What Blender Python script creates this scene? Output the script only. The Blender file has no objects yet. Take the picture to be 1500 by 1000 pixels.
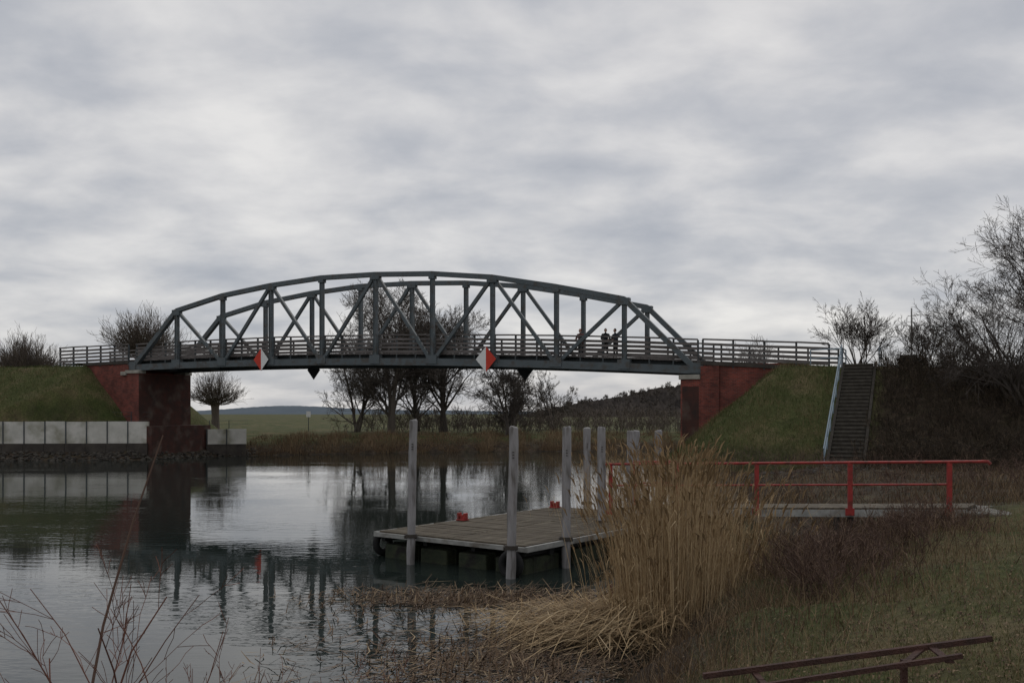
import bpy, math, random
from bisect import bisect_right
import numpy as np
from mathutils import Vector, Matrix
random.seed(7); np.random.seed(7)
scene=bpy.context.scene
# ------------------------------------------------------------ helpers
def link(o,parent=None):
    scene.collection.objects.link(o)
    if parent: o.parent=parent
    return o
def empty(name,loc=(0,0,0),rotz=0):
    e=bpy.data.objects.new(name,None); e.empty_display_size=.3
    e.location=loc; e.rotation_euler=(0,0,rotz); return link(e)
class MB:
    def __init__(s): s.v=[];s.f=[];s.m=[];s.a=[];s.r=0.5
    def box(s,x0,x1,y0,y1,z0,z1,mi=0):
        n=len(s.v)
        s.v+=[(x0,y0,z0),(x1,y0,z0),(x1,y1,z0),(x0,y1,z0),(x0,y0,z1),(x1,y0,z1),(x1,y1,z1),(x0,y1,z1)]
        s.a+=[s.r]*8
        for q in ((0,3,2,1),(4,5,6,7),(0,1,5,4),(1,2,6,5),(2,3,7,6),(3,0,4,7)):
            s.f.append(tuple(n+i for i in q)); s.m.append(mi)
    def beam(s,p,q,w,h,mi=0,up=(0,0,1)):
        p=Vector(p);q=Vector(q);d=(q-p).normalized();u=Vector(up)
        if abs(d.dot(u))>.99: u=Vector((0,1,0))
        sd=d.cross(u).normalized();up2=sd.cross(d).normalized();n=len(s.v)
        for c in (p,q):
            for a,b in ((-1,-1),(1,-1),(1,1),(-1,1)):
                s.v.append(tuple(c+sd*(a*w/2)+up2*(b*h/2)))
        s.a+=[s.r]*8
        for q4 in ((0,1,2,3),(7,6,5,4),(0,4,5,1),(1,5,6,2),(2,6,7,3),(3,7,4,0)):
            s.f.append(tuple(n+i for i in q4)); s.m.append(mi)
    def path(s,pts,rad,n=4,mi=0,cap=True):
        pts=[Vector(p) for p in pts]; base=len(s.v)
        for i,p in enumerate(pts):
            d=(pts[min(i+1,len(pts)-1)]-pts[max(i-1,0)])
            if d.length<1e-9: d=Vector((0,0,1))
            d.normalize()
            u=Vector((1,0,0)) if abs(d.x)<.8 else Vector((0,1,0))
            a=d.cross(u).normalized(); b=d.cross(a)
            for k in range(n):
                t=2*math.pi*k/n
                s.v.append(tuple(p+(a*math.cos(t)+b*math.sin(t))*rad[i])); s.a.append(s.r)
        for i in range(len(pts)-1):
            for k in range(n):
                k2=(k+1)%n
                s.f.append((base+i*n+k,base+i*n+k2,base+(i+1)*n+k2,base+(i+1)*n+k)); s.m.append(mi)
        if cap:
            s.f.append(tuple(base+k for k in range(n))[::-1]); s.m.append(mi)
            e=base+(len(pts)-1)*n
            s.f.append(tuple(e+k for k in range(n))); s.m.append(mi)
    def tube(s,p,q,r,r2=None,n=8,mi=0): s.path([p,q],[r,r if r2 is None else r2],n,mi)
    def strip(s,pts,w,yaw,r,mi=0):
        c,sn=math.cos(yaw),math.sin(yaw);n=len(s.v)
        for p,ww in zip(pts,w):
            s.v.append((p[0]-c*ww,p[1]-sn*ww,p[2]));s.v.append((p[0]+c*ww,p[1]+sn*ww,p[2]));s.a+=[r,r]
        for i in range(len(pts)-1):
            s.f.append((n+2*i,n+2*i+1,n+2*i+3,n+2*i+2));s.m.append(mi)
    def obj(s,name,mats,parent=None,smooth=False,bevel=0):
        me=bpy.data.meshes.new(name);me.from_pydata(s.v,[],s.f)
        for m in mats: me.materials.append(m)
        me.polygons.foreach_set('material_index',s.m)
        at=me.attributes.new('rnd','FLOAT','POINT');at.data.foreach_set('value',s.a)
        if smooth: me.polygons.foreach_set('use_smooth',[True]*len(s.f))
        me.update()
        o=bpy.data.objects.new(name,me);link(o,parent)
        if bevel:
            b=o.modifiers.new('bevel','BEVEL');b.width=bevel;b.segments=2;b.limit_method='ANGLE'
        return o
def nn(nt,t,**k):
    n=nt.nodes.new(t)
    for a,b in k.items(): setattr(n,a,b)
    return n
def ramp(nt,stops):
    n=nt.nodes.new('ShaderNodeValToRGB');e=n.color_ramp.elements
    while len(e)<len(stops): e.new(.5)
    for i,(p,c) in enumerate(stops): e[i].position=p;e[i].color=(*c,1)
    return n
def mat(name,c1,c2=None,scale=3,rough=.8,metal=0,bump=.0,bscale=None,stretch=(1,1,1),lo=.35,hi=.65,detail=8,c3=None,s3=1,spec=.3):
    m=bpy.data.materials.new(name);m.use_nodes=True;nt=m.node_tree;L=nt.links
    b=nt.nodes['Principled BSDF'];b.inputs['Roughness'].default_value=rough;b.inputs['Metallic'].default_value=metal
    b.inputs['Specular IOR Level'].default_value=spec
    tc=nn(nt,'ShaderNodeTexCoord');mp=nn(nt,'ShaderNodeMapping');mp.inputs['Scale'].default_value=stretch
    L.new(tc.outputs['Object'],mp.inputs['Vector'])
    nz=nn(nt,'ShaderNodeTexNoise');nz.inputs['Scale'].default_value=scale;nz.inputs['Detail'].default_value=detail;nz.inputs['Roughness'].default_value=.65
    L.new(mp.outputs[0],nz.inputs['Vector'])
    r=ramp(nt,[(lo,c1),(hi,c2 or tuple(x*.7 for x in c1))]);L.new(nz.outputs['Fac'],r.inputs['Fac'])
    out=r.outputs['Color']
    if c3:
        n2=nn(nt,'ShaderNodeTexNoise');n2.inputs['Scale'].default_value=s3;n2.inputs['Detail'].default_value=5;L.new(mp.outputs[0],n2.inputs['Vector'])
        r2=ramp(nt,[(.5,(0,0,0)),(.68,(1,1,1))]);L.new(n2.outputs['Fac'],r2.inputs['Fac'])
        mx=nn(nt,'ShaderNodeMix',data_type='RGBA');L.new(r2.outputs['Color'],mx.inputs['Factor']);L.new(out,mx.inputs['A']);mx.inputs['B'].default_value=(*c3,1);out=mx.outputs['Result']
    L.new(out,b.inputs['Base Color'])
    if bump:
        nb=nn(nt,'ShaderNodeTexNoise');nb.inputs['Scale'].default_value=bscale or scale*4;nb.inputs['Detail'].default_value=8;L.new(mp.outputs[0],nb.inputs['Vector'])
        bp=nn(nt,'ShaderNodeBump');bp.inputs['Strength'].default_value=bump;bp.inputs['Distance'].default_value=.05
        L.new(nb.outputs['Fac'],bp.inputs['Height']);L.new(bp.outputs[0],b.inputs['Normal'])
    return m
def rmat(name,stops,rough=.85):
    m=bpy.data.materials.new(name);m.use_nodes=True;nt=m.node_tree;b=nt.nodes['Principled BSDF'];b.inputs['Roughness'].default_value=rough
    b.inputs['Specular IOR Level'].default_value=.2
    a=nn(nt,'ShaderNodeAttribute',attribute_name='rnd');r=ramp(nt,stops)
    nt.links.new(a.outputs['Fac'],r.inputs['Fac']);nt.links.new(r.outputs['Color'],b.inputs['Base Color'])
    return m
# ------------------------------------------------------------ materials
M_steel=mat('painted_steel',(.085,.104,.112),(.11,.127,.135),1.2,.55,0,.05,c3=(.085,.08,.073),s3=2.5)
M_steel2=mat('painted_steel_dark',(.05,.06,.064),(.065,.075,.078),1.5,.6)
M_wood=mat('weathered_wood',(.19,.17,.16),(.095,.085,.08),2,.85,0,.1,stretch=(1,1,6))
M_conc=mat('concrete',(.62,.60,.55),(.44,.43,.38),.8,.85,0,.15,c3=(.26,.25,.19),s3=.7)
M_concd=mat('dark_concrete',(.07,.06,.05),(.04,.034,.03),1.5,.85,0,.3)
M_step=mat('step_concrete',(.06,.052,.042),(.035,.03,.024),3,.9,0,.2)
M_nose=mat('step_edge',(.11,.10,.082),(.065,.058,.048),3,.9)
M_stone=mat('cap_stone',(.4,.38,.33),(.28,.26,.22),2,.85)
def brick():
    m=bpy.data.materials.new('red_brick');m.use_nodes=True;nt=m.node_tree;L=nt.links;b=nt.nodes['Principled BSDF'];b.inputs['Roughness'].default_value=.9
    tc=nn(nt,'ShaderNodeTexCoord');sp=nn(nt,'ShaderNodeSeparateXYZ');L.new(tc.outputs['Object'],sp.inputs[0])
    ad=nn(nt,'ShaderNodeMath',operation='ADD');L.new(sp.outputs['X'],ad.inputs[0]);L.new(sp.outputs['Y'],ad.inputs[1])
    cb=nn(nt,'ShaderNodeCombineXYZ');L.new(ad.outputs[0],cb.inputs['X']);L.new(sp.outputs['Z'],cb.inputs['Y'])
    bt=nn(nt,'ShaderNodeTexBrick');bt.inputs['Scale'].default_value=1;bt.inputs['Brick Width'].default_value=.26;bt.inputs['Row Height'].default_value=.085;bt.inputs['Mortar Size'].default_value=.009
    bt.inputs['Color1'].default_value=(.29,.058,.037,1);bt.inputs['Color2'].default_value=(.15,.035,.026,1);bt.inputs['Mortar'].default_value=(.18,.11,.09,1)
    L.new(cb.outputs[0],bt.inputs['Vector'])
    nz=nn(nt,'ShaderNodeTexNoise');nz.inputs['Scale'].default_value=.7;nz.inputs['Detail'].default_value=9;nz.inputs['Roughness'].default_value=.7;L.new(tc.outputs['Object'],nz.inputs['Vector'])
    r=ramp(nt,[(.38,(1.05,1.05,1.05)),(.66,(.36,.38,.38))]);L.new(nz.outputs['Fac'],r.inputs['Fac'])
    mx=nn(nt,'ShaderNodeMix',data_type='RGBA',blend_type='MULTIPLY');mx.inputs['Factor'].default_value=1
    L.new(bt.outputs['Color'],mx.inputs['A']);L.new(r.outputs['Color'],mx.inputs['B']);L.new(mx.outputs['Result'],b.inputs['Base Color'])
    bp=nn(nt,'ShaderNodeBump');bp.inputs['Strength'].default_value=.3;bp.inputs['Distance'].default_value=.02;L.new(bt.outputs['Fac'],bp.inputs['Height']);L.new(bp.outputs[0],b.inputs['Normal'])
    return m
M_brick=brick()
M_brickd=mat('shade_stain_brick',(.085,.033,.025),(.042,.027,.023),1.4,.9,0,.2,c3=(.11,.08,.065),s3=.9)  # dark brick: painted shade on the left abutment front, stains elsewhere
M_red=mat('red_paint',(.36,.04,.034),(.25,.03,.028),5,.55,c3=(.15,.03,.022),s3=6)
M_sred=mat('sign_red',(.62,.05,.025),(.52,.04,.02),3,.45)
M_white=mat('sign_white',(.8,.8,.78),(.72,.72,.7),3,.45)
M_back=mat('sign_back',(.025,.028,.03),(.04,.04,.04),3,.6)
M_blue=mat('blue_paint',(.22,.30,.36),(.27,.32,.36),3,.5)
M_pile=mat('grey_pile',(.33,.32,.32),(.21,.20,.20),2.5,.8,0,.25,stretch=(3,3,.5),c3=(.13,.12,.11),s3=3)
M_plank=mat('dock_planks',(.105,.085,.06),(.06,.048,.033),3,.9,0,.2,stretch=(4,.6,1),c3=(.14,.12,.085),s3=1.5)
M_frame=mat('galvanised_frame',(.36,.36,.34),(.22,.22,.205),3,.6,c3=(.13,.11,.09),s3=2)
M_float=mat('mossy_float',(.02,.028,.016),(.045,.05,.028),4,.8,0,.5,c3=(.015,.013,.012),s3=3)
M_rubber=mat('rubber',(.012,.012,.012),(.02,.02,.02),4,.8)
M_rust=mat('rusty_iron',(.085,.04,.031),(.045,.025,.02),8,.85,0,.5,bscale=60)
M_bark=rmat('bark',[(0,(.06,.05,.043)),(1,(.13,.11,.095))])
M_barkf=rmat('bark_far',[(0,(.065,.056,.048)),(1,(.13,.11,.092))])
M_willow=rmat('willow_shoots',[(0,(.08,.066,.055)),(1,(.155,.125,.10))])
M_reed=rmat('dry_reed',[(0,(.13,.085,.045)),(.35,(.28,.19,.10)),(.7,(.44,.32,.18)),(1,(.58,.45,.28))])
M_reedfar=rmat('bank_reed',[(0,(.055,.038,.025)),(.6,(.15,.10,.06)),(1,(.27,.19,.11))])
M_brush=rmat('brush_twig',[(0,(.05,.032,.026)),(.6,(.115,.072,.055)),(1,(.20,.135,.095))])
M_scrub=rmat('scrub_twig',[(0,(.026,.02,.015)),(.7,(.06,.046,.032)),(1,(.11,.08,.052))])
M_grass=rmat('grass_blade',[(0,(.045,.062,.018)),(.38,(.08,.098,.033)),(.6,(.15,.13,.06)),(1,(.28,.21,.125))])
M_litter=rmat('reed_litter',[(0,(.06,.04,.028)),(.6,(.18,.12,.075)),(1,(.38,.29,.18))])
M_redtwig=rmat('red_twig',[(0,(.09,.042,.033)),(1,(.19,.085,.06))])
# ------------------------------------------------------------ terrain
BX,BY=-30.1,76.0; UX,UY=.911,-.412; NX,NY=.412,.911; BL=45.2
NEAR=[(-3000,8.5),(-8,8.5),(-1,9.0),(0.5,10.2),(1.3,12),(2.0,14),(2.7,16.5),(3.8,18.5),(5.5,20.3),(7.3,22.3),(8.3,26),(8.3,32),(9,40),(9.5,48),(9.6,57),(13,66),(26,64),(60,48),(300,-40),(3000,-1000),(3000,-3000),(-3000,-3000)]
FAR=[(-3000,48),(-300,48),(-80,68.4),(-29,73.5),(-27.3,75.5),(-24.8,80.0),(-22,81.2),(-12,87),(0,90.5),(16,91),(100,88),(3000,60),(9000,9000),(-9000,9000)]
def sd(X,Y,poly):
    P=np.array(poly);Q=np.roll(P,-1,0);best=np.full(X.shape,1e18);ins=np.zeros(X.shape,bool)
    for (ax,ay),(bx,by) in zip(P,Q):
        dx,dy=bx-ax,by-ay;t=np.clip(((X-ax)*dx+(Y-ay)*dy)/(dx*dx+dy*dy),0,1)
        best=np.minimum(best,(X-ax-t*dx)**2+(Y-ay-t*dy)**2)
        if ay!=by:
            c=((ay>Y)!=(by>Y))&(X<(bx-ax)*(Y-ay)/(by-ay)+ax);ins^=c
    d=np.sqrt(best);return np.where(ins,d,-d)
def sm(x,a,b):
    t=np.clip((x-a)/(b-a),0,1);return t*t*(3-2*t)
def H0(X,Y):
    w=.5*np.sin(X*1.9+Y*.7)*np.sin(Y*1.3-X*.4)+.25*np.sin(X*4.3+1)*np.sin(Y*3.7)
    dn=sd(X,Y,NEAR)+.35*w*sm(Y,9,12);df=sd(X,Y,FAR)+.5*w*(X>-22)
    pl=2.0-.7*sm(Y,17,32)
    zn=pl*(1-np.exp(-np.maximum(dn,0)/2.6));zf=1.65*(1-np.exp(-np.maximum(df,0)/2.6))+.3*sm(df,20,200)
    z=np.where(dn>0,zn,np.where(df>0,zf,-np.minimum(1.3,-np.maximum(dn,df)*.5)))
    z=z+np.where(z>.1,.08*w+.06*np.sin(X*.8)*np.sin(Y*.6),0)
    t=(X-BX)*UX+(Y-BY)*UY;v=(X-BX)*NX+(Y-BY)*NY
    dt=np.maximum(np.maximum(BL+5.0-t,0),t-(BL+90));dv=np.maximum(np.maximum(-1.2-v,v-6.4),0)
    e=6.25-.02*np.clip(t-BL-5,0,30)-np.hypot(.86*dt,.64*dv)+.09*w
    z=np.maximum(z,e)
    dt=np.maximum(np.maximum(t+4.8,0),-t-160);dv=np.maximum(np.maximum(-1.0-v,v-6.2),0)
    e=7.4-np.hypot(1.0*dt,.78*dv)+.09*w
    wall=75.25+(X+28.6)*.1
    e=np.where((Y<wall)&(X<-25),-5,e)
    z=np.where((Y<wall+.1)&(Y>60)&(X<-25),np.minimum(z,.75),z)
    return np.maximum(z,e)
def geo(a,b,n): return list(np.geomspace(a,b,n))
xs=np.array([-x for x in geo(62,6000,30)][::-1]+list(np.arange(-61.5,61.6,.4))+geo(62,6000,30))
ys=np.array([-800,-300,-100,-40,-20,-10,-5,-2,0,1,2,3]+list(np.arange(4,30,.2))+list(np.arange(30,70,.4))+list(np.arange(70,82,.2))+list(np.arange(82,100,.4))+geo(100,8000,45))
GX,GY=np.meshgrid(xs,ys);GZ=H0(GX,GY)
xl=xs.tolist();yl=ys.tolist();gl=GZ.tolist()
def H(x,y):
    i=min(max(bisect_right(xl,x)-1,0),len(xl)-2);j=min(max(bisect_right(yl,y)-1,0),len(yl)-2)
    a=(x-xl[i])/(xl[i+1]-xl[i]);b=(y-yl[j])/(yl[j+1]-yl[j])
    return (gl[j][i]*(1-a)+gl[j][i+1]*a)*(1-b)+(gl[j+1][i]*(1-a)+gl[j+1][i+1]*a)*b
nx,ny=len(xs),len(ys)
V=np.stack([GX,GY,GZ],-1).reshape(-1,3)
I=np.arange(nx*ny).reshape(ny,nx)
Fc=np.stack([I[:-1,:-1],I[:-1,1:],I[1:,1:],I[1:,:-1]],-1).reshape(-1,4)
me=bpy.data.meshes.new('ground');me.from_pydata(V.tolist(),[],Fc.tolist());me.polygons.foreach_set('use_smooth',[True]*len(Fc))
dn=sd(GX,GY,NEAR).ravel();zz=GZ.ravel()
TT=((GX-BX)*UX+(GY-BY)*UY).ravel()
mud=1-sm(zz,.5,1.35); mud=np.maximum(mud,(sm(GY.ravel(),19,24)*(1-sm(zz,1.4,2.2))*(dn>0))*.85)
mud=np.maximum(mud,sm(TT,BL+10.1,BL+10.8)*(dn>0)*sm(GY.ravel(),26,32)*.95)
at=me.attributes.new('mud','FLOAT','POINT');at.data.foreach_set('value',mud)
ground=link(bpy.data.objects.new('ground',me))
def groundmat():
    m=bpy.data.materials.new('ground_grass_mud');m.use_nodes=True;nt=m.node_tree;L=nt.links;b=nt.nodes['Principled BSDF'];b.inputs['Roughness'].default_value=.95;b.inputs['Specular IOR Level'].default_value=.15
    tc=nn(nt,'ShaderNodeTexCoord')
    def noise(s,d=8,r=.65):
        n=nn(nt,'ShaderNodeTexNoise');n.inputs['Scale'].default_value=s;n.inputs['Detail'].default_value=d;n.inputs['Roughness'].default_value=r;L.new(tc.outputs['Object'],n.inputs['Vector']);return n
    a=noise(.35);ra=ramp(nt,[(.36,(.055,.07,.022)),(.5,(.09,.095,.036)),(.64,(.155,.125,.065))]);L.new(a.outputs['Fac'],ra.inputs['Fac'])
    f=noise(9,6);rf=ramp(nt,[(.3,(.5,.5,.5)),(.7,(1.3,1.3,1.3))]);L.new(f.outputs['Fac'],rf.inputs['Fac'])
    mul=nn(nt,'ShaderNodeMix',data_type='RGBA',blend_type='MULTIPLY');mul.inputs['Factor'].default_value=1;L.new(ra.outputs['Color'],mul.inputs['A']);L.new(rf.outputs['Color'],mul.inputs['B'])
    c=noise(2.5);rc=ramp(nt,[(.35,(.026,.02,.015)),(.55,(.062,.046,.033)),(.7,(.12,.09,.064))]);L.new(c.outputs['Fac'],rc.inputs['Fac'])
    at=nn(nt,'ShaderNodeAttribute',attribute_name='mud')
    n3=noise(1.2);ad=nn(nt,'ShaderNodeMath',operation='MULTIPLY_ADD');L.new(n3.outputs['Fac'],ad.inputs[0]);ad.inputs[1].default_value=1.4;ad.inputs[2].default_value=-.7
    a2=nn(nt,'ShaderNodeMath',operation='ADD',use_clamp=True);L.new(at.outputs['Fac'],a2.inputs[0]);L.new(ad.outputs[0],a2.inputs[1])
    mx=nn(nt,'ShaderNodeMix',data_type='RGBA');L.new(a2.outputs[0],mx.inputs['Factor']);L.new(mul.outputs['Result'],mx.inputs['A']);L.new(rc.outputs['Color'],mx.inputs['B']);L.new(mx.outputs['Result'],b.inputs['Base Color'])
    bp=nn(nt,'ShaderNodeBump');bp.inputs['Strength'].default_value=.9;bp.inputs['Distance'].default_value=.1;nb=noise(6,10,.7);L.new(nb.outputs['Fac'],bp.inputs['Height']);L.new(bp.outputs[0],b.inputs['Normal'])
    return m
me.materials.append(groundmat())
# ------------------------------------------------------------ water
def watermat():
    m=bpy.data.materials.new('river_water');m.use_nodes=True;nt=m.node_tree;L=nt.links;b=nt.nodes['Principled BSDF']
    b.inputs['Base Color'].default_value=(.02,.027,.024,1);b.inputs['Roughness'].default_value=.012;b.inputs['IOR'].default_value=1.34
    tc=nn(nt,'ShaderNodeTexCoord')
    def nz(sx,sy,s,d):
        mp=nn(nt,'ShaderNodeMapping');mp.inputs['Scale'].default_value=(sx,sy,1);mp.inputs['Rotation'].default_value=(0,0,.15);L.new(tc.outputs['Object'],mp.inputs['Vector'])
        n=nn(nt,'ShaderNodeTexNoise');n.inputs['Scale'].default_value=s;n.inputs['Detail'].default_value=d;n.inputs['Roughness'].default_value=.5;L.new(mp.outputs[0],n.inputs['Vector']);return n
    a=nz(.6,1.6,2.2,3);c=nz(.5,1,.22,2)
    r=ramp(nt,[(.42,(.2,.2,.2)),(.65,(1,1,1))]);L.new(c.outputs['Fac'],r.inputs['Fac'])
    mu=nn(nt,'ShaderNodeMath',operation='MULTIPLY');L.new(a.outputs['Fac'],mu.inputs[0]);L.new(r.outputs['Color'],mu.inputs[1])
    bp=nn(nt,'ShaderNodeBump');bp.inputs['Strength'].default_value=1;bp.inputs['Distance'].default_value=.009
    L.new(mu.outputs[0],bp.inputs['Height']);L.new(bp.outputs[0],b.inputs['Normal']);return m
mb=MB();mb.v=[(-3000,-50,0),(3000,-50,0),(3000,3000,0),(-3000,3000,0)];mb.a=[0]*4;mb.f=[(0,1,2,3)];mb.m=[0]
mb.obj('river_water',[watermat()])
# ------------------------------------------------------------ bridge
ROT=math.atan2(UY,UX)
bridge=empty('steel_truss_bridge',(BX,BY,0),ROT)
P=BL/10
def zb(t):
    s=t/P
    if s<0: return 6.97+.05*s
    if s>10: return 5.94-.3*(s-10)
    return 6.97-.103*s+.5*4*(s/10)*(1-s/10)
TOP={1:11.54,2:12.48,3:13.0,4:13.3,5:13.27,6:13.05,7:12.55,8:11.68,9:10.67}
def truss(v,name):
    m=MB();top=[(0,zb(0)+.25)]+[(s*P,TOP[s]) for s in range(1,10)]+[(BL,zb(BL)+.25)]
    for (a,za),(b,z2) in zip(top[:-1],top[1:]): 
        m.beam((a,v,za),(b,v,z2),.36,.32); 
    for s in range(10): m.beam((s*P-(.3 if s==0 else 0),v,zb(s*P)+.24),((s+1)*P+(.3 if s==9 else 0),v,zb((s+1)*P)+.24),.30,.48)
    for s in range(1,10): 
        m.beam((s*P,v,zb(s*P)+.3),(s*P,v,TOP[s]-.1),.16,.22,up=(0,1,0))
        for dx in (-.11,.11): m.beam((s*P+dx,v,zb(s*P)+.3),(s*P+dx,v,TOP[s]-.1),.035,.30,up=(0,1,0))
    for s in (1,3,5,7,9):
        for e in (-1,1):
            k=s+e
            if k in (0,10): continue
            m.beam((s*P+e*.1,v,TOP[s]-.1),(k*P-e*.15,v,zb(k*P)+.4),.22,.22)
    for s in range(0,11):
        m.box(s*P-.4,s*P+.4,v-.20,v+.20,zb(s*P)+.1,zb(s*P)+.7)
        if 0<s<10:
            w=.36 if s%2 else .22
            m.box(s*P-w,s*P+w,v-.192,v+.192,TOP[s]-.36,TOP[s]+.06)
    m.obj(name,[M_steel],bridge)
truss(0,'near_truss');truss(5,'far_truss')
m=MB()
for i in range(0,41):
    t=i*BL/40
    if i%4==0: m.beam((t,.1,zb(t)+.4),(t,4.9,zb(t)+.4),.28,.6)
for v in (.9,1.9,3.1,4.1):
    for s in range(10): m.beam((s*P,v,zb(s*P)+.6),((s+1)*P,v,zb((s+1)*P)+.6),.18,.3)
m.obj('floor_beams',[M_steel2],bridge)
m=MB();t=-8.2
while t<BL+7.8:
    m.r=random.random();m.beam((t,.28,zb(t)+.80+random.uniform(-.01,.01)),(t,4.72,zb(t)+.80),.21,.08);t+=.22
m.obj('deck_planks',[M_wood],bridge)
def rails(v,a,b,name):
    m=MB();n=max(2,int((b-a)/1.5));
    pt=[a+(b-a)*i/n for i in range(n+1)]
    for i,t in enumerate(pt):
        m.beam((t,v,zb(t)+.45),(t,v,zb(t)+2.08),.10,.12,0,up=(0,1,0))
    for h,hh in ((.96,.17),(1.25,.15),(1.53,.15),(1.81,.15),(2.11,.09)):
        for x,y in zip(pt[:-1],pt[1:]): m.beam((x,v-.07,zb(x)+h+random.uniform(-.015,.015)),(y,v-.07,zb(y)+h+random.uniform(-.015,.015)),.05 if h<2 else .16,hh,1)
    m.obj(name,[M_steel2,M_wood],bridge)
rails(.35,0,BL,'near_railing');rails(4.65,0,BL,'far_railing')
rails(-.1,-8,-.4,'approach_railing_a');rails(5.1,-8,-.4,'approach_railing_b')
rails(-.1,BL+.4,BL+7.6,'approach_railing_c');rails(5.1,BL+.4,BL+7.6,'approach_railing_d')
m=MB()
for v in (0,5):
    m.beam((-5.3,v,zb(-5.3)+.66),(-.3,v,zb(0)+.66),.5,.22);m.beam((BL+.3,v,zb(BL)+.66),(BL+6,v,zb(BL+6)+.66),.5,.22)
m.obj('approach_edge',[M_concd],bridge)
# abutments
a1=empty('brick_abutment',(BX,BY,0),ROT)
m=MB();m.box(-5.2,-.3,-.15,5.15,-1,7.5);m.box(-.3,.9,-.35,5.35,2.6,6.75);m.box(-.9,-.3,-.25,-.15,0,7.45);m.obj('brick_walls',[M_brick],a1)
m=MB();m.box(.9,.93,-.33,5.33,2.6,6.7);m.box(-.35,2.2,-.3,6.3,-1.2,2.6);m.box(-5.3,-.8,-.2,-.16,-1,2.0);m.obj('shade_front_stained_footing',[M_brickd],a1)  # thin front sheet puts the river face's shade into its dark colour
m=MB();m.box(-.45,.98,-.45,.35,6.75,7.0);m.box(-.45,.98,4.65,5.45,6.75,7.0);m.box(-.9,-.35,-.5,.2,6.6,6.9);m.obj('bearing_stones',[M_stone],a1,bevel=.03)
a2=empty('brick_abutment',(BX,BY,0),ROT)
m=MB();m.box(BL+.3,BL+6.2,-.15,5.15,-1,6.5);m.box(BL-.9,BL+.3,-.3,5.3,-1,5.62);m.box(BL+.3,BL+1.4,-.28,-.15,-1,6.4);m.obj('brick_walls',[M_brick],a2)
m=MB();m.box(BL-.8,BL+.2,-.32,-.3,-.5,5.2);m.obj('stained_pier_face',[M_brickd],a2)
m=MB();m.box(BL-1.0,BL+.28,-.42,.35,5.62,5.9);m.box(BL-1.0,BL+.28,4.65,5.42,5.62,5.9);m.obj('bearing_stones',[M_stone],a2,bevel=.03)
def diamond(t,v,zc,hw,hh,face,left_red=True):
    e=empty('diamond_navigation_sign',(BX+UX*t+NX*v,BY+UY*t+NY*v,zc),ROT)
    m=MB()
    def tri(pts,mi,y):
        n=len(m.v);m.v+=[(p[0],y,p[1]) for p in pts];m.a+=[0]*3;m.f.append((n,n+1,n+2));m.m.append(mi)
    A,B,C,D=(-hw,0),(0,-hh),(hw,0),(0,hh)
    if face:
        tri([A,B,D],0 if left_red else 1,-.03);tri([B,C,D],1 if left_red else 0,-.03);m.obj('face',[M_sred,M_white],e)
    m=MB();n=len(m.v)
    for y in (-.025,.02): m.v+=[(p[0]*1.01,y,p[1]*1.01) for p in (A,B,C,D)]
    m.a+=[0]*8
    m.f+=[(0,1,2,3),(7,6,5,4),(0,4,5,1),(1,5,6,2),(2,6,7,3),(3,7,4,0)];m.m+=[0]*6
    m.box(-.04,.04,.02,.1,-hh*.6,hh*.9);m.box(-.5*hw,.5*hw,.02,.08,-.05,.03);m.obj('plate_and_bracket',[M_back],e)
diamond(2.86*P,-.34,7.55,.68,.82,True,True)
diamond(6.93*P,-.34,7.15,.74,.84,True,False)
diamond(2.98*P,5.35,7.0,.6,.75,False);diamond(7.0*P,5.35,6.65,.62,.75,False)
# ------------------------------------------------------------ left quay walls + fence
def quay(pts,z0,z1,th=.3,step=1.55):
    e=empty('concrete_quay_wall');m=MB();pp=MB();r=MB()
    for (a,b) in zip(pts[:-1],pts[1:]):
        a=Vector((*a,0));b=Vector((*b,0));L=(b-a).length;n=int(L/step);d=(b-a)/n
        for i in range(n):
            p=a+d*i;q=a+d*(i+.985);zt=z1+random.uniform(-.02,.02)
            m.beam((p.x,p.y,(z0+zt)/2),(q.x,q.y,(z0+zt)/2),th,zt-z0)
            m.beam((p.x,p.y-.2,z0/2-.3),(q.x,q.y-.2,z0/2-.3),.5,z0+.6,1)
            pp.beam((p.x,p.y-th/2-.03,z0-.4),(p.x,p.y-th/2-.03,z1+.02),.07,.07,0,up=(0,1,0))
            r.tube((p.x,p.y+.5,z1-.4),(p.x,p.y+.5,z1+.75),.03,n=6)
            r.tube((p.x,p.y+.5,z1+.72),(p.x+d.x,p.y+d.y+.5,z1+.72),.012,n=5);r.tube((p.x,p.y+.5,z1+.4),(p.x+d.x,p.y+d.y+.5,z1+.4),.01,n=5)
    m.obj('panels',[M_conc,M_concd],e);pp.obj('steel_posts',[M_steel2],e);r.obj('wire_fence',[M_steel2],e)
quay([(-75,70.6),(-28.55,75.2)],1.25,2.95)
quay([(-25.6,80.4),(-22.6,81.4)],1.0,2.25,step=1.4)
def rock(m,x,y,z,r):
    n=len(m.v);k=random.random()
    ico=[(0,0,1),(.9,0,.3),(.28,.85,.3),(-.72,.52,.3),(-.72,-.52,.3),(.28,-.85,.3),(.72,.52,-.4),(-.28,.85,-.4),(-.9,0,-.4),(-.28,-.85,-.4),(.72,-.52,-.4),(0,0,-1)]
    for a in ico:
        q=r*random.uniform(.7,1.2);m.v.append((x+a[0]*q,y+a[1]*q,z+a[2]*q*.7));m.a.append(k)
    for t in ((0,1,2),(0,2,3),(0,3,4),(0,4,5),(0,5,1),(1,6,2),(2,7,3),(3,8,4),(4,9,5),(5,10,1),(6,7,2),(7,8,3),(8,9,4),(9,10,5),(10,6,1),(11,7,6),(11,8,7),(11,9,8),(11,10,9),(11,6,10)):
        m.f.append(tuple(n+i for i in t));m.m.append(0)
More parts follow.
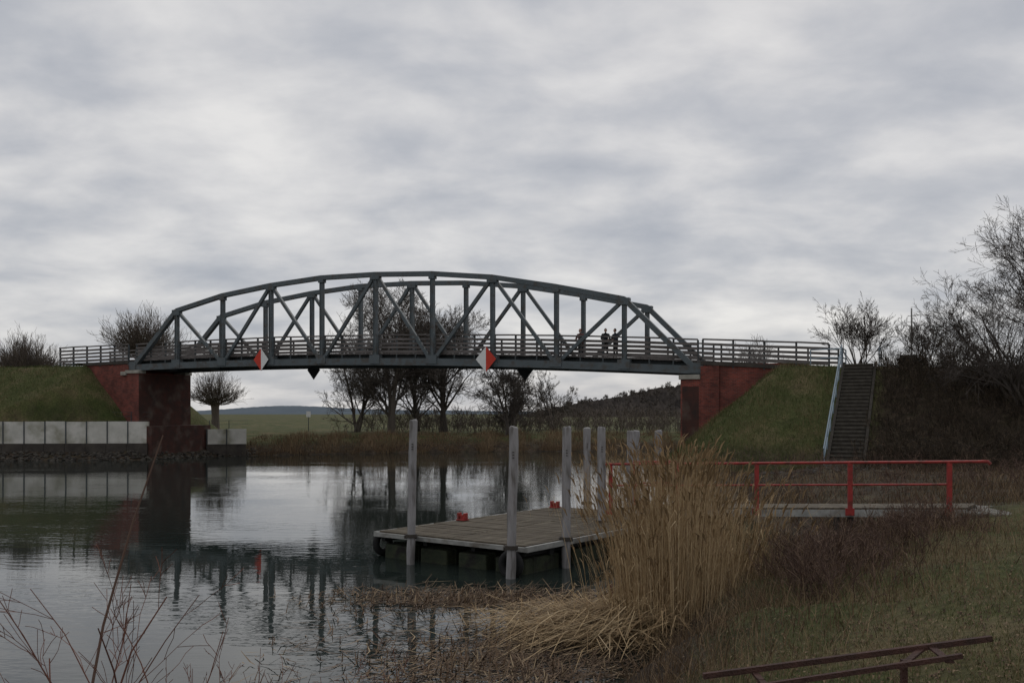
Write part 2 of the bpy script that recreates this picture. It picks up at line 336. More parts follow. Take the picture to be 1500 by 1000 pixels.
M_rock=rmat('riprap_stone',[(0,(.028,.025,.022)),(1,(.085,.076,.064))])
m=MB()
for i in range(1300):
    x=random.uniform(-55,-22);wy=75.2+(x+28.6)*.1 if x<-28 else 99
    y=float(np.interp(x,[-80,-29,-27.3,-24.8,-22],[68.4,73.5,75.5,80,81.2]))+random.uniform(-.3,1.3)
    if y>wy-.5: continue
    rock(m,x,y,H(x,y)+.03,random.uniform(.08,.2))
for i in range(260):
    x=random.uniform(9.5,20);y=random.uniform(40,46);rock(m,x,y,H(x,y),random.uniform(.08,.2))
m.obj('riprap_stones',[M_rock])
# ------------------------------------------------------------ stairs
st=empty('embankment_stairs',(BX,BY,0),ROT)
m=MB();N=28;tc0=54.5
for i in range(N):
    v1=-1.1-.30*i;z=6.30-.188*i
    m.box(tc0-.72,tc0+.72,v1-.30,v1+.02,z-.45,z);m.box(tc0-.73,tc0+.73,v1-.33,v1-.27,z-.06,z+.012,1)
m.obj('steps',[M_step,M_nose],st)
m=MB()
for x in (tc0-.82,tc0+.82): m.beam((x,-.9,6.3),(x,-1.1-.30*N,6.3-.188*N),.14,.3)
m.obj('stringers',[M_step],st)
m=MB();x=tc0-.95
def sp(v): return 6.25-.627*(-1.1-v)
for k in range(7):
    v=-1.1-k*1.38;m.tube((x,v,sp(v)-.3),(x,v,sp(v)+1.0),.03)
for h in (.5,1.0): m.tube((x,-.9,sp(-.9)+h),(x,-9.6,sp(-9.6)+h),.035)
for (ta,va,tb,vb) in ((53.6,-.9,53.6,1.0),(53.6,-.9,51.8,-.2),(55.5,-.9,55.5,.8)):
    for h in (.5,1.0): m.tube((ta,va,6.2+h),(tb,vb,6.2+h),.035)
    for q,w in ((ta,va),(tb,vb)): m.tube((q,w,5.9),(q,w,7.2),.035)
m.obj('blue_handrail',[M_blue],st)
e=empty('concrete_pillar',(21.8,52.6,5.4));m=MB();m.box(-.38,.38,-.38,.38,-.5,1.1);m.box(-.46,.46,-.46,.46,1.1,1.25);m.box(-.3,.3,-.3,.3,1.25,1.4);m.obj('shaft',[M_concd],e,bevel=.03)
e=empty('antenna_mast',(25.5,61,4.5));m=MB();m.tube((0,0,0),(0,0,5.8),.07,.05)
for z in (4.4,4.9,5.3): m.tube((-.25,0,z),(.25,0,z),.016,n=5)
m.box(-.1,.1,-.1,.1,3.6,4.2);m.obj('mast',[M_frame],e)
# ------------------------------------------------------------ dock
DA=-math.radians(37)
dock=empty('floating_dock',(-3.36,23.9,0),DA)
DW,DL,DZ=4.6,7.8,.66
m=MB();y=.03
while y<DL-.1:
    for (xa,xb) in ((.04,2.28),(2.3,4.56)):
        m.box(xa+random.uniform(0,.01),xb,y,y+.145,DZ-.05+random.uniform(-.006,.006),DZ+random.uniform(-.004,.014))
    y+=.155
m.obj('planks',[M_plank],dock)
m=MB()
m.box(0,DW,-.06,.02,DZ-.13,DZ-.03);m.box(0,DW,DL,DL+.08,DZ-.15,DZ-.01);m.box(-.08,0,-.06,DL+.08,DZ-.13,DZ-.01);m.box(DW,DW+.08,-.06,DL+.08,DZ-.13,DZ-.01)
m.obj('edge_frame',[M_frame],dock)
m=MB()
for yy in (1,3.8,6.6): m.box(.05,DW-.05,yy,yy+.15,DZ-.3,DZ-.16)
for xx in (.1,1.5,3.0,4.4): m.box(xx-.06,xx+.06,.1,DL-.1,DZ-.26,DZ-.15)
m.obj('underframe',[M_rubber],dock)
m=MB()
for xx in (.55,1.75,2.95,4.05):
    for ya,yb in ((.12,1.5),(2.1,3.6),(4.2,5.6),(6.2,7.5)):
        m.box(xx-.42,xx+.42,ya,yb,-.3,.34)
        for q in (.25,.75): m.box(xx-.44,xx+.44,ya+(yb-ya)*q-.04,ya+(yb-ya)*q+.04,-.3,.36)
m.obj('floats',[M_float],dock,bevel=.09)
def torus(name,loc,rot,R,r,mt,parent):
    bpy.ops.mesh.primitive_torus_add(major_radius=R,minor_radius=r,major_segments=24,minor_segments=10,location=loc,rotation=rot)
    o=bpy.context.object;o.name=name;o.data.materials.append(mt);o.parent=parent
    for p_ in o.data.polygons:p_.use_smooth=True
torus('tyre_fender',(-.16,.35,.32),(0,math.pi/2,0),.24,.09,M_rubber,dock)
torus('tyre_fender_b',(-.16,3.4,.32),(0,math.pi/2,0),.24,.09,M_rubber,dock)
torus('tyre_fender_c',(4.3,-.16,.25),(math.pi/2,0,0),.24,.09,M_rubber,dock)
m=MB()
for (x,y) in ((.25,3.0),(.3,7.4)):
    m.box(x-.14,x+.14,y-.12,y+.12,DZ+.015,DZ+.05);m.box(x-.11,x+.11,y-.03,y+.03,DZ+.05,DZ+.17);m.box(x-.14,x-.08,y-.07,y+.07,DZ+.05,DZ+.22);m.box(x+.08,x+.14,y-.07,y+.07,DZ+.05,DZ+.22)
m.obj('red_cleats',[M_red],dock,bevel=.01)
def pile(x,y,zt,r=.1,lean=0):
    e=empty('mooring_pile',(x,y,0));m=MB();rr=[];pts=[]
    for i in range(13):
        z=-1.2+(zt+1.2)*i/12;pts.append((lean*z+random.uniform(-.008,.008),random.uniform(-.008,.008),z));rr.append(r*random.uniform(.94,1.05))
    pts.append((lean*zt,0,zt+.03));rr.append(r*.75)
    m.path(pts,rr,14);m.obj('shaft',[M_pile],e,smooth=False)
    m=MB();m.path([(lean*.7,0,.64),(lean*.7,0,.72)],[r*1.4,r*1.4],12);m.box(-r*1.5,r*1.5,-r*.4,r*2.4,.62,.69)
    for a in (0,2,4): m.box(lean*zt*.8-.02,lean*zt*.8+.02,-r-.02,-r+.01,zt*.8+a*.03,zt*.8+a*.03+.02)
    m.obj('pile_guide',[M_concd],e)
pile(-2.42,22.8,3.42,.098,.02);pile(-.03,20.85,3.28,.105,.022);pile(1.26,22.3,3.26,.105,.005)
pile(2.42,25.8,3.2,.11);pile(2.45,31.2,3.1,.12);pile(2.98,32,3.02,.1);pile(4.1,31.5,3.0,.12);pile(4.9,32,3.0,.12);pile(3.2,25.9,3.1,.09)
# gangway
gw=empty('gangway')
G1=Vector((9.9,20.8,1.52));G0=Vector((2.9,25.6,1.05));dg=(G0-G1);dh=Vector((dg.x,dg.y,0)).normalized();nb=Vector((-dh.y,dh.x,0))
if nb.y<0: nb=-nb
m=MB();m.beam(G1+Vector((0,0,-.1)),G0+Vector((0,0,-.1)),.09,.17);m.beam(G1+nb*1.25+Vector((0,0,-.1)),G0+nb*1.25+Vector((0,0,-.1)),.09,.17)
m.obj('side_beams',[M_frame],gw)
m=MB();n=int(dg.length/.17)
for i in range(n):
    c=G1+dg*((i+.5)/n);m.r=random.random();m.beam(c+nb*-.03+Vector((0,0,random.uniform(-.004,.004))),c+nb*1.25,.15,.05)
m.obj('planks',[M_plank],gw)
rl=MB()
def gp(q,h,o=0): return G1+dg*q+nb*o+Vector((0,0,h))
for q in (.04,.29,.553,.80,1.03):
    rl.beam(gp(q,-.1,-.07),gp(q,1.02+.16*q,-.07),.10,.06,0,up=(0,1,0));rl.beam(gp(q,-.15,-.09),gp(q,.02,-.09),.2,.04,0,up=(0,1,0))
for q0,q1 in ((-.035,.29),(.29,.553),(.553,.8),(.8,1.05)):
    rl.tube(gp(q0,1.03+.16*q0,-.07),gp(q1,1.03+.16*q1,-.07),.032);
for q0,q1 in ((.04,.553),(.553,1.03)): rl.tube(gp(q0,.54+.08*q0,-.07),gp(q1,.54+.08*q1,-.07),.022)
rl.path([gp(-.035,1.03,-.07),gp(-.05,1.02,-.07),gp(-.056,.96,-.07)],[.036,.036,.036],8)
for q in (.93,1.03):
    rl.beam(gp(q,-.1,1.3),gp(q,1.18,1.3),.07,.05,0,up=(0,1,0))
rl.tube(gp(.88,1.18,1.3),gp(1.05,1.2,1.3),.03);rl.tube(gp(.9,.6,1.3),gp(1.05,.6,1.3),.025)
rl.obj('red_railing',[M_red],gw)
m=MB();
for q in (.33,.66): 
    for o in (0.05,1.2): c=gp(q,0,o);m.tube((c.x,c.y,-1),(c.x,c.y,c.z-.12),.07)
m.obj('supports',[M_concd],gw)
e=empty('concrete_landing',(10.0,20.9,0),math.atan2(-dh.y,-dh.x));m=MB();m.box(-.1,2.0,-.25,1.6,.3,1.38);m.box(-.15,2.1,-.3,1.65,1.38,1.46);m.obj('slab',[mat('old_concrete',(.17,.16,.14),(.1,.095,.08),2,.9,0,.3)],e,bevel=.03)
# ------------------------------------------------------------ rusty rail in foreground
e=empty('rusty_iron_railing');m=MB()
m.beam((1.22,6.1,1.925),(3.06,6.1,2.165),.035,.035);m.beam((1.45,5.82,1.93),(2.74,5.82,2.125),.03,.03)
m.beam((2.66,5.80,2.09),(2.68,6.12,2.11),.05,.012);m.beam((2.42,5.9,1.4),(2.44,5.95,2.07),.035,.035,0,up=(0,1,0));m.beam((2.35,5.80,2.055),(2.62,6.11,2.095),.04,.015);m.beam((1.55,5.95,1.1),(1.55,5.95,1.95),.035,.035,0,up=(0,1,0));m.beam((1.55,5.8,1.935),(1.55,6.12,1.945),.04,.015)
m.obj('bars',[M_rust],e)
# ------------------------------------------------------------ trees
def rdir(d,ang,rng):
    u=Vector((rng.uniform(-1,1),rng.uniform(-1,1),rng.uniform(-1,1)))
    u=(u-d*u.dot(d)).normalized();return (d*math.cos(ang)+u*math.sin(ang)).normalized()
def grow(m,p,d,L,r,lv,mx,kids,rng,up,wan,ang=(.4,.95),lr=(.5,.8),rmin=.006,taper=.45,f0=.35):
    ns=6 if lv==0 else (4 if lv<3 else 3);pts=[p.copy()];rr=[r];dd=[d.copy()]
    ww=wan*(.45 if lv==0 else (.8 if lv==1 else 1.0))
    for i in range(ns):
        d=(d+Vector((rng.gauss(0,ww),rng.gauss(0,ww),rng.gauss(0,ww)+up))).normalized()
        p=p+d*L/ns;pts.append(p.copy());rr.append(max(rmin,r*(1-(1-taper)*(i+1)/ns)));dd.append(d.copy())
    m.r=rng.random();m.path(pts,rr,8 if lv==0 else (5 if lv==1 else 3),0,cap=False)
    if lv<mx:
        for k in range(kids[lv]):
            f=rng.uniform(.2,1) if lv else rng.uniform(f0,1);x=f*ns;i=min(int(x),ns-1);q=pts[i].lerp(pts[i+1],x-i)
            grow(m,q,rdir(dd[i+1],rng.uniform(*ang),rng),L*rng.uniform(*lr)*(1.15-.4*f),max(rmin,rr[i]*rng.uniform(.35,.6)),lv+1,mx,kids,rng,up,wan,ang,lr,rmin,taper)
def tree(name,x,y,h,r,kids,seed,mt,up=.06,wan=.16,z=None,stems=1,lean=0,rmin=.012,ang=(.35,.9),trunk=.42,lr=(.5,.8),az=None,f0=.35,taper=.35):
    rng=random.Random(seed);z0=H(x,y)-.15 if z is None else z
    e=empty(name,(x,y,z0));m=MB()
    for s in range(stems):
        a=rng.uniform(0,6.28) if az is None else az+rng.gauss(0,.6)
        l=lean*rng.uniform(.4,1.3)
        d=Vector((math.cos(a)*l,math.sin(a)*l,1)).normalized()
        grow(m,Vector((rng.uniform(-.3,.3)*(stems>1),rng.uniform(-.3,.3)*(stems>1),0)),d,h*trunk*rng.uniform(.85,1.1),r,0,len(kids),kids,rng,up,wan,ang,lr,rmin,taper,f0)
    m.obj('trunk_and_branches',[mt],e);return e
AT=dict(up=.045,rmin=.014,trunk=.72,lr=(.40,.64),ang=(.4,1.05),f0=.12,taper=.25,wan=.15)
tree('bare_alder_tree',-12.2,96,14.8,.28,(18,9,6,4),3,M_barkf,stems=2,lean=.16,**AT)
tree('bare_alder_tree',-7.0,98,14.2,.28,(18,9,6,4),5,M_barkf,stems=2,lean=.14,**AT)
tree('bare_alder_tree',-16.2,100,9.2,.18,(12,8,6,3),15,M_barkf,stems=3,lean=.3,**AT)
tree('bare_alder_tree',-9.8,101,13.4,.22,(15,8,6,4),16,M_barkf,stems=2,lean=.2,**AT)
tree('bare_willow_tree',-.4,95.5,8.0,.14,(10,8,5,3),8,M_barkf,up=.03,rmin=.013,stems=7,lean=.6,trunk=.70,lr=(.38,.62),f0=.12)
tree('bare_willow_tree',5,112,7,.12,(8,6,4,3),9,M_barkf,up=.03,rmin=.013,stems=5,lean=.6,trunk=.7,lr=(.35,.6),f0=.1)
RT=dict(up=.02,rmin=.0066,wan=.13,lr=(.42,.66),ang=(.35,.9),f0=.15,taper=.2)
tree('bare_tree',24.9,46.5,6.7,.09,(9,6,5,3),21,M_bark,stems=5,lean=.7,az=2.9,trunk=.72,**RT)
tree('bare_tree',27.6,48.0,8.3,.14,(11,6,5,3),22,M_bark,stems=5,lean=.55,az=3.1,trunk=.72,**RT)
tree('bare_shrub',20.0,55,3.9,.035,(8,5,3),31,M_bark,up=.04,stems=16,lean=.6,rmin=.008,trunk=.75,lr=(.35,.6),wan=.12)
tree('bare_shrub',23.2,54,3.2,.035,(7,5,3),34,M_bark,up=.04,stems=12,lean=.7,rmin=.008,trunk=.75,lr=(.35,.6),wan=.12)
tree('bare_shrub',27,60,5,.05,(8,5,3),32,M_bark,up=.04,stems=9,lean=.6,rmin=.009,trunk=.8,lr=(.35,.6),wan=.12)
tree('bare_shrub',17.5,69,4,.06,(6,5,3),33,M_barkf,up=.06,stems=6,lean=.5,rmin=.010,z=4.5,trunk=.7)
def pollard(x,y,zt,th,tr,n,L,seed,spread=1.1):
    rng=random.Random(seed);z0=H(x,y)-.2;e=empty('pollard_willow',(x,y,z0));m=MB()
    h=zt-z0
    m.path([(0,0,0),(.05,0,h*.5),(0,0,h*.85),(0,0,h)],[tr*1.1,tr*.85,tr*.95,tr*1.4],9)
    for i in range(n):
        a=rng.uniform(0,6.28);th_=rng.uniform(0,1)**.7*1.3*spread;d=Vector((math.cos(a)*math.sin(th_),math.sin(a)*math.sin(th_),math.cos(th_)))
        q=Vector((d.x*tr*1.5,d.y*tr*1.5,h-.1+rng.uniform(-.3,.3)));l=L*rng.uniform(.35,1.0)*(1-.2*abs(math.sin(th_)))
        grow(m,q,d,l,.026,1,3,(0,5,2),rng,.11,.11,ang=(.2,.7),lr=(.35,.65),rmin=.011)
    m.obj('trunk_and_shoots',[M_willow],e)
pollard(-36.1,94,9.2,3,.6,330,4.4,1,1.05)
pollard(-34.8,112,4.9,3,.5,190,4.0,2,1.2)
pollard(-44.3,88,6.8,3,.5,260,3.8,3,1.15)
pollard(-47.0,91,7.0,3,.5,210,3.6,4,1.15)
# ------------------------------------------------------------ ribbons
def blade(m,x,y,z,h,w,bend,r,rng,ns=3,lean=None):
    a=rng.uniform(0,6.28) if lean is None else lean+rng.gauss(0,.5)
    yaw=rng.uniform(-.9,.9);pts=[];ws=[]
    for i in range(ns+1):
        f=i/ns;o=bend*h*f**1.7;pts.append((x+math.cos(a)*o,y+math.sin(a)*o,z+h*(f-.35*bend*bend*f*f)));ws.append(w*(1-.8*f))
    m.strip(pts,ws,yaw,r);return pts[-1],a
rng=random.Random(11)
m=MB()
def reedclump(cx,cy,sx,sy,n,h0,h1,lv=.5,bnd=.05):
    for i in range(n):
        gx,gy=rng.gauss(0,1),rng.gauss(0,1)
        x=cx+gx*sx;y=cy+gy*sy;z=-.05
        h=rng.uniform(h0,h1)*(1-.07*min(4,gx*gx+gy*gy))
        if rng.random()<.25: h*=rng.uniform(.5,.9)
        bend=abs(rng.gauss(bnd,.07))+.03*abs(gx);r=min(1,max(0,rng.gauss(.6,.25)))
        if rng.random()<.04: bend+=rng.uniform(.2,.6)
        lean=math.atan2(gy*.6,gx) 
        (tx,ty,tz),a=blade(m,x,y,z,h,rng.uniform(.0035,.0075),bend,r,rng,4,lean)
        if rng.random()<.4:
            for k in range(2):
                m.strip([(tx,ty,tz-.02),(tx+math.cos(a)*.04+rng.gauss(0,.012),ty+math.sin(a)*.04,tz+.1),(tx+math.cos(a)*.10+rng.gauss(0,.03),ty+math.sin(a)*.1,tz+.18+rng.uniform(-.06,.03))],[.006,.014,.003],rng.uniform(-1,1),rng.uniform(0,.5))
        if rng.random()<lv:
            f=rng.uniform(.25,.85);ox=math.cos(a)*bend*h*f**1.7;oy=math.sin(a)*bend*h*f**1.7;la=rng.uniform(0,6.28);ll=rng.uniform(.2,.5)
            q=(x+ox,y+oy,z+h*f)
            m.strip([q,(q[0]+math.cos(la)*ll*.25,q[1]+math.sin(la)*ll*.25,q[2]+ll*.5),(q[0]+math.cos(la)*ll*.6,q[1]+math.sin(la)*ll*.6,q[2]+ll*rng.uniform(.2,.7))],[.003,.006,.002],rng.uniform(-1,1),min(1,max(0,r+rng.uniform(-.1,.2))))
reedclump(2.75,16.2,.44,.7,1500,2.5,3.2)
reedclump(3.6,16.8,.55,.7,640,1.7,2.9,.6,.1)
reedclump(4.5,17.4,.5,.6,280,1.0,2.0,.6,.15)
reedclump(2.1,15.8,.3,.5,240,1.2,2.5,.6,.12)
reedclump(3.1,27.5,.7,.8,500,2.0,2.9,.5)
m.obj('reed_clump',[M_reed])
m=MB()
for i in range(2500):
    x=rng.gauss(1.9,.85);y=rng.gauss(15.7,.55)+.15*abs(x-2)
    a=math.pi+rng.gauss(0,.7) if rng.random()<.75 else rng.uniform(0,6.28)
    L=rng.uniform(.4,1.6);d=abs(x-2.6);z0=max(.02,rng.uniform(.02,.65)*math.exp(-d*.55));z1=max(.02,z0+rng.uniform(-.35,.25))
    r=min(1,max(0,rng.gauss(.5,.27)))
    pts=[(x,y,z0),(x+math.cos(a)*L*.5,y+math.sin(a)*L*.5,max(.02,(z0+z1)/2+rng.uniform(0,.16))),(x+math.cos(a)*L,y+math.sin(a)*L,z1*.6+.015)]
    m.strip(pts,[.007,.008,.004],a+math.pi/2,r)
m.obj('collapsed_reeds',[M_reed])
m=MB()
for i in range(5200):
    k=rng.random()
    if k<.40: x=rng.gauss(-.7,1.4);y=rng.gauss(18.4,.55)
    elif k<.85: x=rng.gauss(-.1,1.0);y=rng.gauss(13.6,1.1)
    else: x=rng.uniform(-4,1.5);y=rng.uniform(12,20)
    a=rng.gauss(0,1.0);L=rng.uniform(.06,.9)*rng.random()+.05;z=.006+rng.uniform(0,.025);tw=rng.choice((0,0,.05,.14))
    m.strip([(x,y,z),(x+math.cos(a)*L*.5,y+math.sin(a)*L*.5,z+.01*rng.random()),(x+math.cos(a+.2)*L,y+math.sin(a+.2)*L,z+tw)],[.006,.011,.004],a+math.pi/2,min(1,max(0,rng.gauss(.4,.28))))
m.obj('floating_reed_litter',[M_litter])
m=MB()
for i in range(640):
    x=rng.uniform(3.8,8.0);y=13.4+ (x-3.8)*.95+rng.gauss(0,1.0);z=H(x,y)-.05;h=rng.uniform(.3,.68)*(1.25 if x<5.0 else .85)
    d=Vector((rng.gauss(0,.45),rng.gauss(0,.45),1)).normalized()
    grow(m,Vector((x,y,max(z,0))),d,h,.006,1,3,(0,4,3),rng,.04,.17,ang=(.3,.9),lr=(.35,.6),rmin=.0028)
m.obj('dead_brush',[M_brush])
m=MB()
for i in range(4600):
    x=rng.uniform(1.4,8.2);y=11.5+(x-1.8)*1.0+rng.gauss(0,1.7);z=H(x,y);blade(m,x,y,max(0,z),rng.uniform(.08,.42),.005,rng.uniform(.1,1.0),rng.uniform(.1,1),rng)
m.obj('dead_bank_grass',[M_reedfar])
def scatter_grass(name,n,fx,hr,w,mt,rr=(0,1),bend=(.1,.9),zmin=.6):
    m=MB()
    for _ in range(n):
        x,y=fx();z=H(x,y)
        if z<zmin: continue
        nz=.5+.5*math.sin(x*1.7+math.sin(y*2.1))*math.sin(y*1.1+x*.3)
        r=min(1,max(0,.55*nz+rng.gauss(.17,.22)));r=rr[0]+(rr[1]-rr[0])*r
        blade(m,x,y,z-.02,rng.uniform(*hr)*(.6+.7*nz),w*rng.uniform(.6,1.3),rng.uniform(*bend),r,rng,2)
    return m.obj(name,[mt])
def f1():
    y=5+15*rng.random()**1.4;return (rng.uniform(.6,max(2.5,y*.62)),y)
scatter_grass('bank_grass',46000,f1,(.02,.10),.004,M_grass)
def f1b():
    y=7+16*rng.random();return (rng.uniform(y*.2,y*.6),y)
scatter_grass('dry_tussock_grass',4500,f1b,(.08,.26),.004,M_grass,(.4,1))
def loc2w(t,v): return (BX+UX*t+NX*v,BY+UY*t+NY*v)
scatter_grass('embankment_grass',15000,lambda:loc2w(rng.uniform(BL-1,BL+8.2),rng.uniform(-11,-.3)),(.12,.32),.012,M_grass,(.1,.85),zmin=.7)
scatter_grass('embankment_grass',15000,lambda:loc2w(rng.uniform(-24,-.8),rng.uniform(-8,-.3)),(.12,.3),.016,M_grass,(0,.75),zmin=2.6)
m=MB()
for i in range(8000):
    y=5.5+13*rng.random();x=rng.uniform(max(1.2,y*.1),y*.58);z=H(x,y)
    if z<.15: continue
    a=rng.uniform(0,6.28);s=rng.uniform(.01,.026);m.strip([(x,y,z+.012),(x+math.cos(a)*s,y+math.sin(a)*s,z+.02+rng.uniform(0,.02)),(x+math.cos(a)*s*2,y+math.sin(a)*s*2,z+.015)],[.003,s*.5,.003],a+1.57,rng.random()*.8)
m.obj('fallen_leaves',[M_litter])
# scrub on right embankment
m=MB()
for i in range(3900):
    t=rng.uniform(BL+10.4,BL+32);v=rng.uniform(-13,.4);x,y=loc2w(t,v);z=H(x,y)-.1
    h=rng.uniform(.4,1.3)*(.6+.8*(.5+.5*math.sin(t*1.3+v)))
    d=Vector((rng.gauss(0,.4),rng.gauss(0,.4),1)).normalized()
    grow(m,Vector((x,y,z)),d,h,.014,1,3,(0,3,3),rng,.03,.2,ang=(.3,1.0),lr=(.4,.7),rmin=.008)
m.obj('bramble_thicket',[M_scrub])
m=MB()
for i in range(15000):
    t=rng.uniform(BL+10.2,BL+32);v=rng.uniform(-14,.6);x,y=loc2w(t,v);z=H(x,y)
    blade(m,x,y,z-.05,rng.uniform(.15,.6),.014,rng.uniform(.2,1),rng.random(),rng,2)
m.obj('thicket_undergrowth',[M_scrub])
m=MB()
for i in range(13000):
    y=rng.uniform(23,50);x=rng.uniform(max(8.3,y*.16),y*.6);z=H(x,y)
    if z<.15 or z>2.2: continue
    cl=.5+.5*math.sin(x*.9+math.sin(y*.5)*2)*math.sin(y*.45)
    blade(m,x,y,z-.03,rng.uniform(.1,.4)*(.4+cl)*(1+1.0*(x<10)),.010,rng.uniform(.1,.9),min(1,rng.random()*(.5+.6*cl)),rng,2)
m.obj('dead_shore_vegetation',[M_reedfar])
m=MB()
for i in range(260):
    y=rng.uniform(28,46);x=rng.uniform(max(8.6,y*.2),y*.56);z=H(x,y)
    if z<.2 or z>2: continue
    grow(m,Vector((x,y,z)),Vector((rng.gauss(0,.5),rng.gauss(0,.5),1)).normalized(),rng.uniform(.3,.9),.009,1,3,(0,4,3),rng,.03,.2,rmin=.005,lr=(.4,.7))
m.obj('low_shore_shrubs',[M_brush])
m=MB();fx=[p[0] for p in FAR[:12]];fy=[p[1] for p in FAR[:12]]
for i in range(20000):
    x=rng.uniform(-23,26);k=rng.random();y=float(np.interp(x,fx,fy))+.1+7*k*k;z=max(0,float(1.6*(1-math.exp(-7*k*k/2.6))))
    cl=.5+.5*math.sin(x*1.1+math.sin(x*.37)*3)
    blade(m,x,y,z-.05,rng.uniform(.2,.65)*(.5+.9*cl),.02,rng.uniform(.05,.7),min(1,max(0,rng.gauss(.45+.3*cl,.22))),rng,2)
m.obj('far_bank_reeds',[M_reedfar])
m=MB()
for i in range(900):
    x=rng.uniform(-18,34);y=rng.uniform(96,118);z=1.5;h=rng.uniform(.8,2.4)
    if x<-14 and rng.random()<.6: continue
    grow(m,Vector((x,y,z)),Vector((rng.gauss(0,.3),rng.gauss(0,.3),1)).normalized(),h,.03,1,3,(0,4,3),rng,.04,.18,rmin=.015,lr=(.4,.7))
m.obj('bank_shrubbery',[M_willow])
# ------------------------------------------------------------ hills
def hill(name,x0,x1,y0,y1,prof,c1,c2,nx=260,ny=24,rough=1.0,ns=.05):
    r=random.Random(5);X=np.linspace(x0,x1,nx);v=[];f=[]
    for j in range(ny):
        fy=j/(ny-1)
        for i,x in enumerate(X):
            z=prof(x)*math.sin(min(1,fy*1.25)*math.pi/2)
            v.append((x,y0+(y1-y0)*fy,1+z+(r.random()-.5)*rough*(z>.5)))
    for j in range(ny-1):
        for i in range(nx-1):
            a=j*nx+i;f.append((a,a+1,a+nx+1,a+nx))
    m=MB();m.v=v;m.f=f;m.m=[0]*len(f);m.a=[0]*len(v)
    return m.obj(name,[mat(name+'_mat',c1,c2,ns,1.0,detail=10,spec=0)])
def pr1(x):
    s=max(0,min(1,(x-2)/105));return 20*(s**1.0)*(.94+.06*math.sin(x*.09))+1.5*math.sin(x*.03)**2
hill('wooded_hill',0,420,420,560,pr1,(.04,.036,.034),(.075,.064,.056),400,24,2.6,.06)
hill('distant_hill',-900,500,1500,1900,lambda x:max(0,11*math.exp(-((x+430)/120)**2)+4*math.exp(-((x+200)/200)**2)+4),(.12,.145,.17),(.14,.165,.19),260,20,2.0,.01)  # bluish base colour has the distance haze painted in
m=MB()
for i in range(620):
    if i<220: x=rng.uniform(5,260);y=rng.uniform(330,400);h=rng.uniform(2.5,5);z=1.5
    else:
        x=rng.uniform(15,220);fy=rng.uniform(.1,.85);y=420+140*fy;z=.5+pr1(x)*math.sin(min(1,fy*1.25)*math.pi/2);h=rng.uniform(3,5)
    grow(m,Vector((x,y,z)),Vector((0,0,1)),h*.6,.2,1,3,(0,7,5),rng,.05,.2,rmin=.07,lr=(.5,.8))
m.obj('distant_tree_row',[M_barkf])
e=empty('meadow_sign',(-21.5,101,1.6));m=MB();m.tube((0,0,-.3),(0,0,2.2),.04);m.box(-.22,.22,-.06,-.03,1.6,2.2,1);m.obj('post_and_plate',[M_steel2,M_white],e)
# ------------------------------------------------------------ foreground twigs
rng2=random.Random(4)
e=empty('foreground_rose_shrub',(-2.15,5.0,H(-2.15,5.0)));m=MB()
for i in range(11):
    a=rng2.uniform(0,6.28);l=rng2.uniform(.05,.5)
    grow(m,Vector((rng2.uniform(-.35,.35),rng2.uniform(-.3,.3),0)),Vector((math.cos(a)*l,math.sin(a)*l,1)).normalized(),rng2.uniform(.8,1.5),.0085 if i%3==0 else .0055,1,3,(0,4,3),rng2,.02,.14,ang=(.3,.8),lr=(.25,.5),rmin=.0019,taper=.4)
m.obj('stems',[M_redtwig],e)
e=empty('leaning_branch');m=MB();m.r=.6
m.path([(-3.15,7.0,1.2),(-3.08,7.2,2.0),(-2.92,7.35,2.75),(-2.72,7.45,3.43)],[.012,.010,.008,.005],6)
m.obj('branch',[M_brush],e)
m=MB();
for i in range(60):
    x=rng2.uniform(-2.0,-.55);y=rng2.uniform(4.6,5.6);z=H(x,y);h=rng2.uniform(.45,.8)
    grow(m,Vector((x,y,z)),Vector((rng2.gauss(0,.15),rng2.gauss(0,.15),1)).normalized(),h,.003,1,3,(0,3,3),rng2,.04,.12,lr=(.2,.4),rmin=.0014)
for i in range(400):
    x=rng2.uniform(-4,1.2);y=rng2.uniform(4.5,7.5);blade(m,x,y,H(x,y),rng2.uniform(.2,.5),.0035,rng2.uniform(.1,.7),rng2.random(),rng2)
m.obj('dead_weeds',[M_redtwig])
# ------------------------------------------------------------ people
M_skin=mat('skin',(.5,.3,.22),(.45,.26,.19),8,.6)
def clothes(name,j,t):
    m=bpy.data.materials.new(name);m.use_nodes=True;nt=m.node_tree;L=nt.links;b=nt.nodes['Principled BSDF'];b.inputs['Roughness'].default_value=.9
    tc=nn(nt,'ShaderNodeTexCoord');s=nn(nt,'ShaderNodeSeparateXYZ');L.new(tc.outputs['Object'],s.inputs[0])
    g=nn(nt,'ShaderNodeMath',operation='GREATER_THAN');g.inputs[1].default_value=.84;L.new(s.outputs['Z'],g.inputs[0])
    mx=nn(nt,'ShaderNodeMix',data_type='RGBA');mx.inputs['A'].default_value=(*t,1);mx.inputs['B'].default_value=(*j,1);L.new(g.outputs[0],mx.inputs['Factor']);L.new(mx.outputs['Result'],b.inputs['Base Color']);return m
def skin_obj(name,verts,edges,rad,root,mt,parent,sub=1):
    me=bpy.data.meshes.new(name);me.from_pydata(verts,edges,[]);o=link(bpy.data.objects.new(name,me),parent)
    me.materials.append(mt)
    sk=o.modifiers.new('skin','SKIN');
    layer=me.skin_vertices[0] if len(me.skin_vertices) else None
    if layer:
        for i,r in enumerate(rad):
            layer.data[i].radius=(r[0],r[1]) if isinstance(r,tuple) else (r,r);layer.data[i].use_root=(i==root)
    ss=o.modifiers.new('sub','SUBSURF');ss.levels=sub;ss.render_levels=sub;return o
